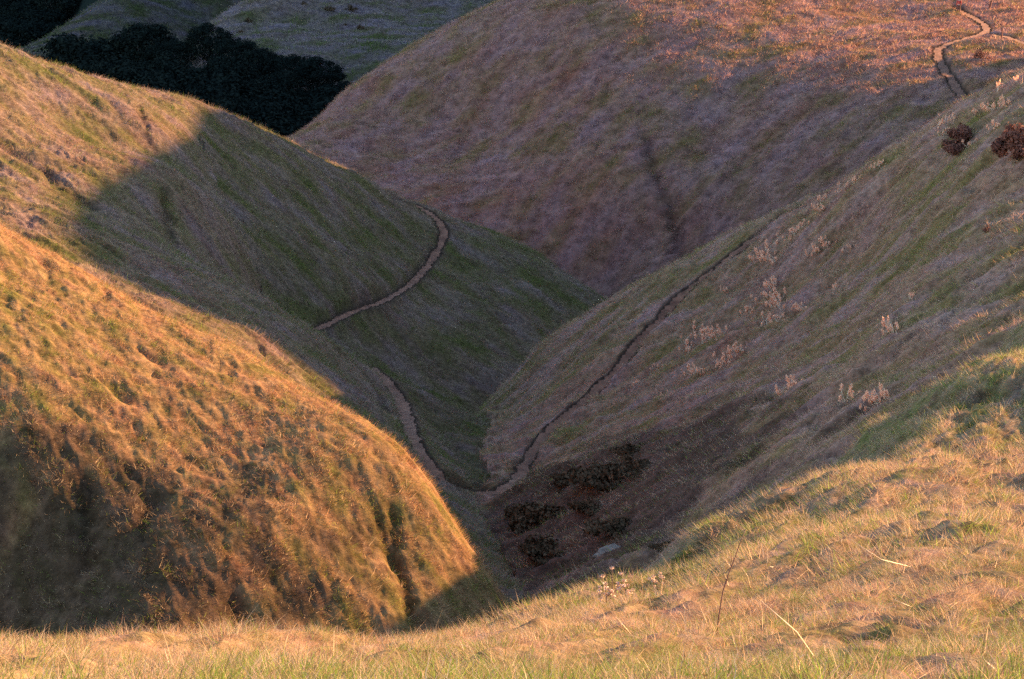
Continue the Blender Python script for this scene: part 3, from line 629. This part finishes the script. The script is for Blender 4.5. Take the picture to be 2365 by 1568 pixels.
# ------------------------------------------------------------------ foreground stalks
def stalk(base, pts, r, mat, label, group, name='grass_stalk', cat='stalk', tw=0.0, head=False):
    x, y, z = hit(*base); z = ground(x, y)-.02
    t = empty(name, (x, y, z), 0, label, cat, group); P = [Vector((0, 0, 0))]
    for i, (u, v) in enumerate(pts):
        yy_ = y+tw*(i+1)*.1; a, b = ray(u, v); P.append(Vector((float(a*yy_)-x, yy_-y, float(b*yy_)-z)))
    n = len(P); V, F = tube(P, [r*(1-.55*i/(n-1)) for i in range(n)], 6); pmesh('stem', V, F, mat, t)
    if head:
        e = P[-1]; d = (P[-1]-P[-2]).normalized()
        V, F = leaves([((e-d*.03*j)[:], (.008, .008, .02)) for j in range(5)], 60, .012, 3, .3); pmesh('seed_head', V, F, M_plume, t, False)
    return t
G1 = 'pale dry stalks in the foreground grass'
ST = [((1912,1525),[(1840,1460),(1757,1387)],.0042,'long pale straw leaning left at the bottom right, longest of the stalks'),((1902,1550),[(1864,1512)],.003,'short pale straw just below the longest one'),
      ((2107,1352),[(2035,1292),(1962,1245)],.0036,'thin pale straw leaning left on the right part of the slope'),((2209,1268),[(2211,1250),(2222,1238),(2249,1219)],.0085,'thick bright bent straw near the right edge'),
      ((1789,1332),[(1777,1308)],.0035,'short pale straw left of the leaning ones'),((1910,1519),[(1902,1486)],.005,'short thick pale straw standing near the bottom'),((1982,1534),[(1958,1504)],.005,'pale straw leaning left close to the bottom edge'),
      ((1845,1566),[(1843,1535),(1848,1519),(1858,1512)],.005,'hooked pale straw at the bottom edge'),((1462,1472),[(1422,1424)],.0028,'thin straw leaning left under the dried flower heads'),((1397,1442),[(1394,1418)],.003,'tiny upright straw left of the thin leaning one'),
      ((2154,1262),[(2138,1239)],.004,'short straw between the leaning and the bent ones'),((2018,1268),[(2038,1259)],.0055,'short straw lying almost flat on the slope'),((2270,1218),[(2268,1192)],.004,'short upright straw right of the bent one'),
      ((1734,1354),[(1726,1330),(1711,1308)],.003,'curved thin straw beside the dark stem'),((2232,1309),[(2170,1285),(2112,1271)],.0022,'very thin silvery straw lying beneath the bent one'),((767,1527),[(770,1490),(771,1458)],.0042,'upright pale straw left of centre on the near rim'),
      ((82,1508),[(95,1490),(107,1479)],.0045,'pale straw bent right at the far left of the rim'),((472,1519),[(498,1495)],.005,'thick pale straw leaning right on the left half of the rim'),((396,1547),[(380,1500)],.0028,'thin straw on the left part of the rim'),
      ((310,1505),[(318,1468)],.003,'upright thin straw on the left part of the rim'),((120,1548),[(134,1526)],.004,'short straw near the lower left corner'),((812,1568),[(820,1540)],.004,'short straw at the bottom edge left of centre'),
      ((1500,1560),[(1470,1520)],.003,'short straw low in the middle of the slope'),((2300,1560),[(2270,1522)],.003,'straw leaning left at the lower right corner'),((1640,1430),[(1615,1398)],.0028,'short thin straw just left of the dark stem'),((2120,1420),[(2065,1385)],.003,'thin straw on the bumpy ground at the right'),((1240,1500),[(1232,1462)],.003,'lone thin straw in the green grass at the centre')]
for b_, p_, r_, l_ in ST: stalk(b_, p_, r_*1.35, M_straw, l_, G1, tw=-2.5)
t = stalk((1654, 1468), [(1660, 1420), (1669, 1365), (1682, 1325), (1694, 1295), (1708, 1255), (1722, 1222)], .0075, M_twig, 'tall dark woody stem rising from the foreground grass', None, 'woody_stalk', 'stem', .1)
x0, y0, z0 = t.location
a_, b_ = ray(1690, 1300); c_, d_ = ray(1689, 1266); V, F = tube([(float(a_*y0)-x0, .03, float(b_*y0)-z0), (float(c_*y0)-x0, .06, float(d_*y0)-z0)], [.003, .0015], 5); pmesh('twig', V, F, M_twig, t)
a_, b_ = ray(1663, 1405); c_, d_ = ray(1668, 1408); V, F = tube([(float(a_*y0)-x0, 0, float(b_*y0)-z0), (float(c_*y0)-x0, .0, float(d_*y0)-z0)], [.005, .002], 5); pmesh('twig', V, F, M_twig, t)
stalk((2284, 1252), [(2300, 1232), (2325, 1205), (2352, 1182)], .005, M_twig, 'dark thin stem leaning right at the right edge', None, 'woody_stalk', 'stem', .1)
stalk((177, 1478), [(184, 1440), (196, 1404)], .003, M_twig, 'thin dark stem rising over the rim at the lower left', None, 'woody_stalk', 'stem', 0)
# dried flower plants on the rim of the gully
def umbel(u, v, hpx, n, label, seed):
    x, y, z = hit(u, v); z = ground(x, y); t = empty('dried_flower', (x, y, z), 0, label, 'plant', 'dried flowers on the rim'); g = random.Random(seed); h = hpx*y/FPX
    V, F = tube([(0, 0, -.05), (.01, 0, h*.5), (0, 0, h)], [.006, .005, .003], 5); heads = [(0, 0, h)]
    for i in range(n):
        z1 = h*g.uniform(.3, .8); a = g.uniform(0, 6.28); L = h*g.uniform(.12, .3); e = (L*math.cos(a), L*math.sin(a)*.6, z1+L*g.uniform(.5, 1.1)); tube([(0, 0, z1), e], [.003, .002], 4, V, F); heads.append(e)
    ns = len(F); V2, F2 = leaves([(e, (.03, .03, .022)) for e in heads], 40*len(heads), .011, seed, .5); b0 = len(V); V += [Vector(v) for v in V2]; F += [tuple(i+b0 for i in f) for f in F2]
    o = pmesh('flowering_stem', V, F, M_twig, t, False); o.data.materials.append(M_dried)
    for i in range(ns, len(F)): o.data.polygons[i].material_index = 1
umbel(1412, 1396, 104, 9, 'tallest dried flower plant with pale round heads on the gully rim', 1)
umbel(1440, 1389, 71, 8, 'shorter dried flower plant right of the tallest one', 2)
umbel(1398, 1409, 68, 8, 'low dried flower plant left of the tallest one', 3)
umbel(1524, 1336, 62, 5, 'small dried flower plant farther right along the rim', 4)
umbel(1508, 1344, 56, 5, 'smallest dried flower plant, left of the one far along the rim', 5)
umbel(1462, 1379, 62, 6, 'dried flower plant midway between the tall and the small ones', 6)
# pale slab at the head of the gully
def rock(u, v, L, W, H, rz, label):
    x, y, z = hit(u, v); bm = bmesh.new(); bmesh.ops.create_icosphere(bm, subdivisions=4, radius=1)
    for w in bm.verts:
        p = w.co; k = 1+.22*float(pnoise(p.x*1.8+u, p.y*1.8+p.z))+.07*float(pnoise(p.x*6, p.z*6+p.y*4)); w.co = Vector((p.x*L*k, p.y*W*k, max(min(p.z, .55), -.6)*H*k))
    me = bpy.data.meshes.new('rock'); bm.to_mesh(me); bm.free(); me.materials.append(M_stone)
    o = bpy.data.objects.new('rock', me); scene.collection.objects.link(o); o.location = (x, y, ground(x, y)+H*.1); o.rotation_euler = (R_(8), R_(-22), rz); return tag(o, label, 'rock')
rock(1404, 1280, .62, .4, .3, .1, 'long pale flat rock at the head of the dark gully')
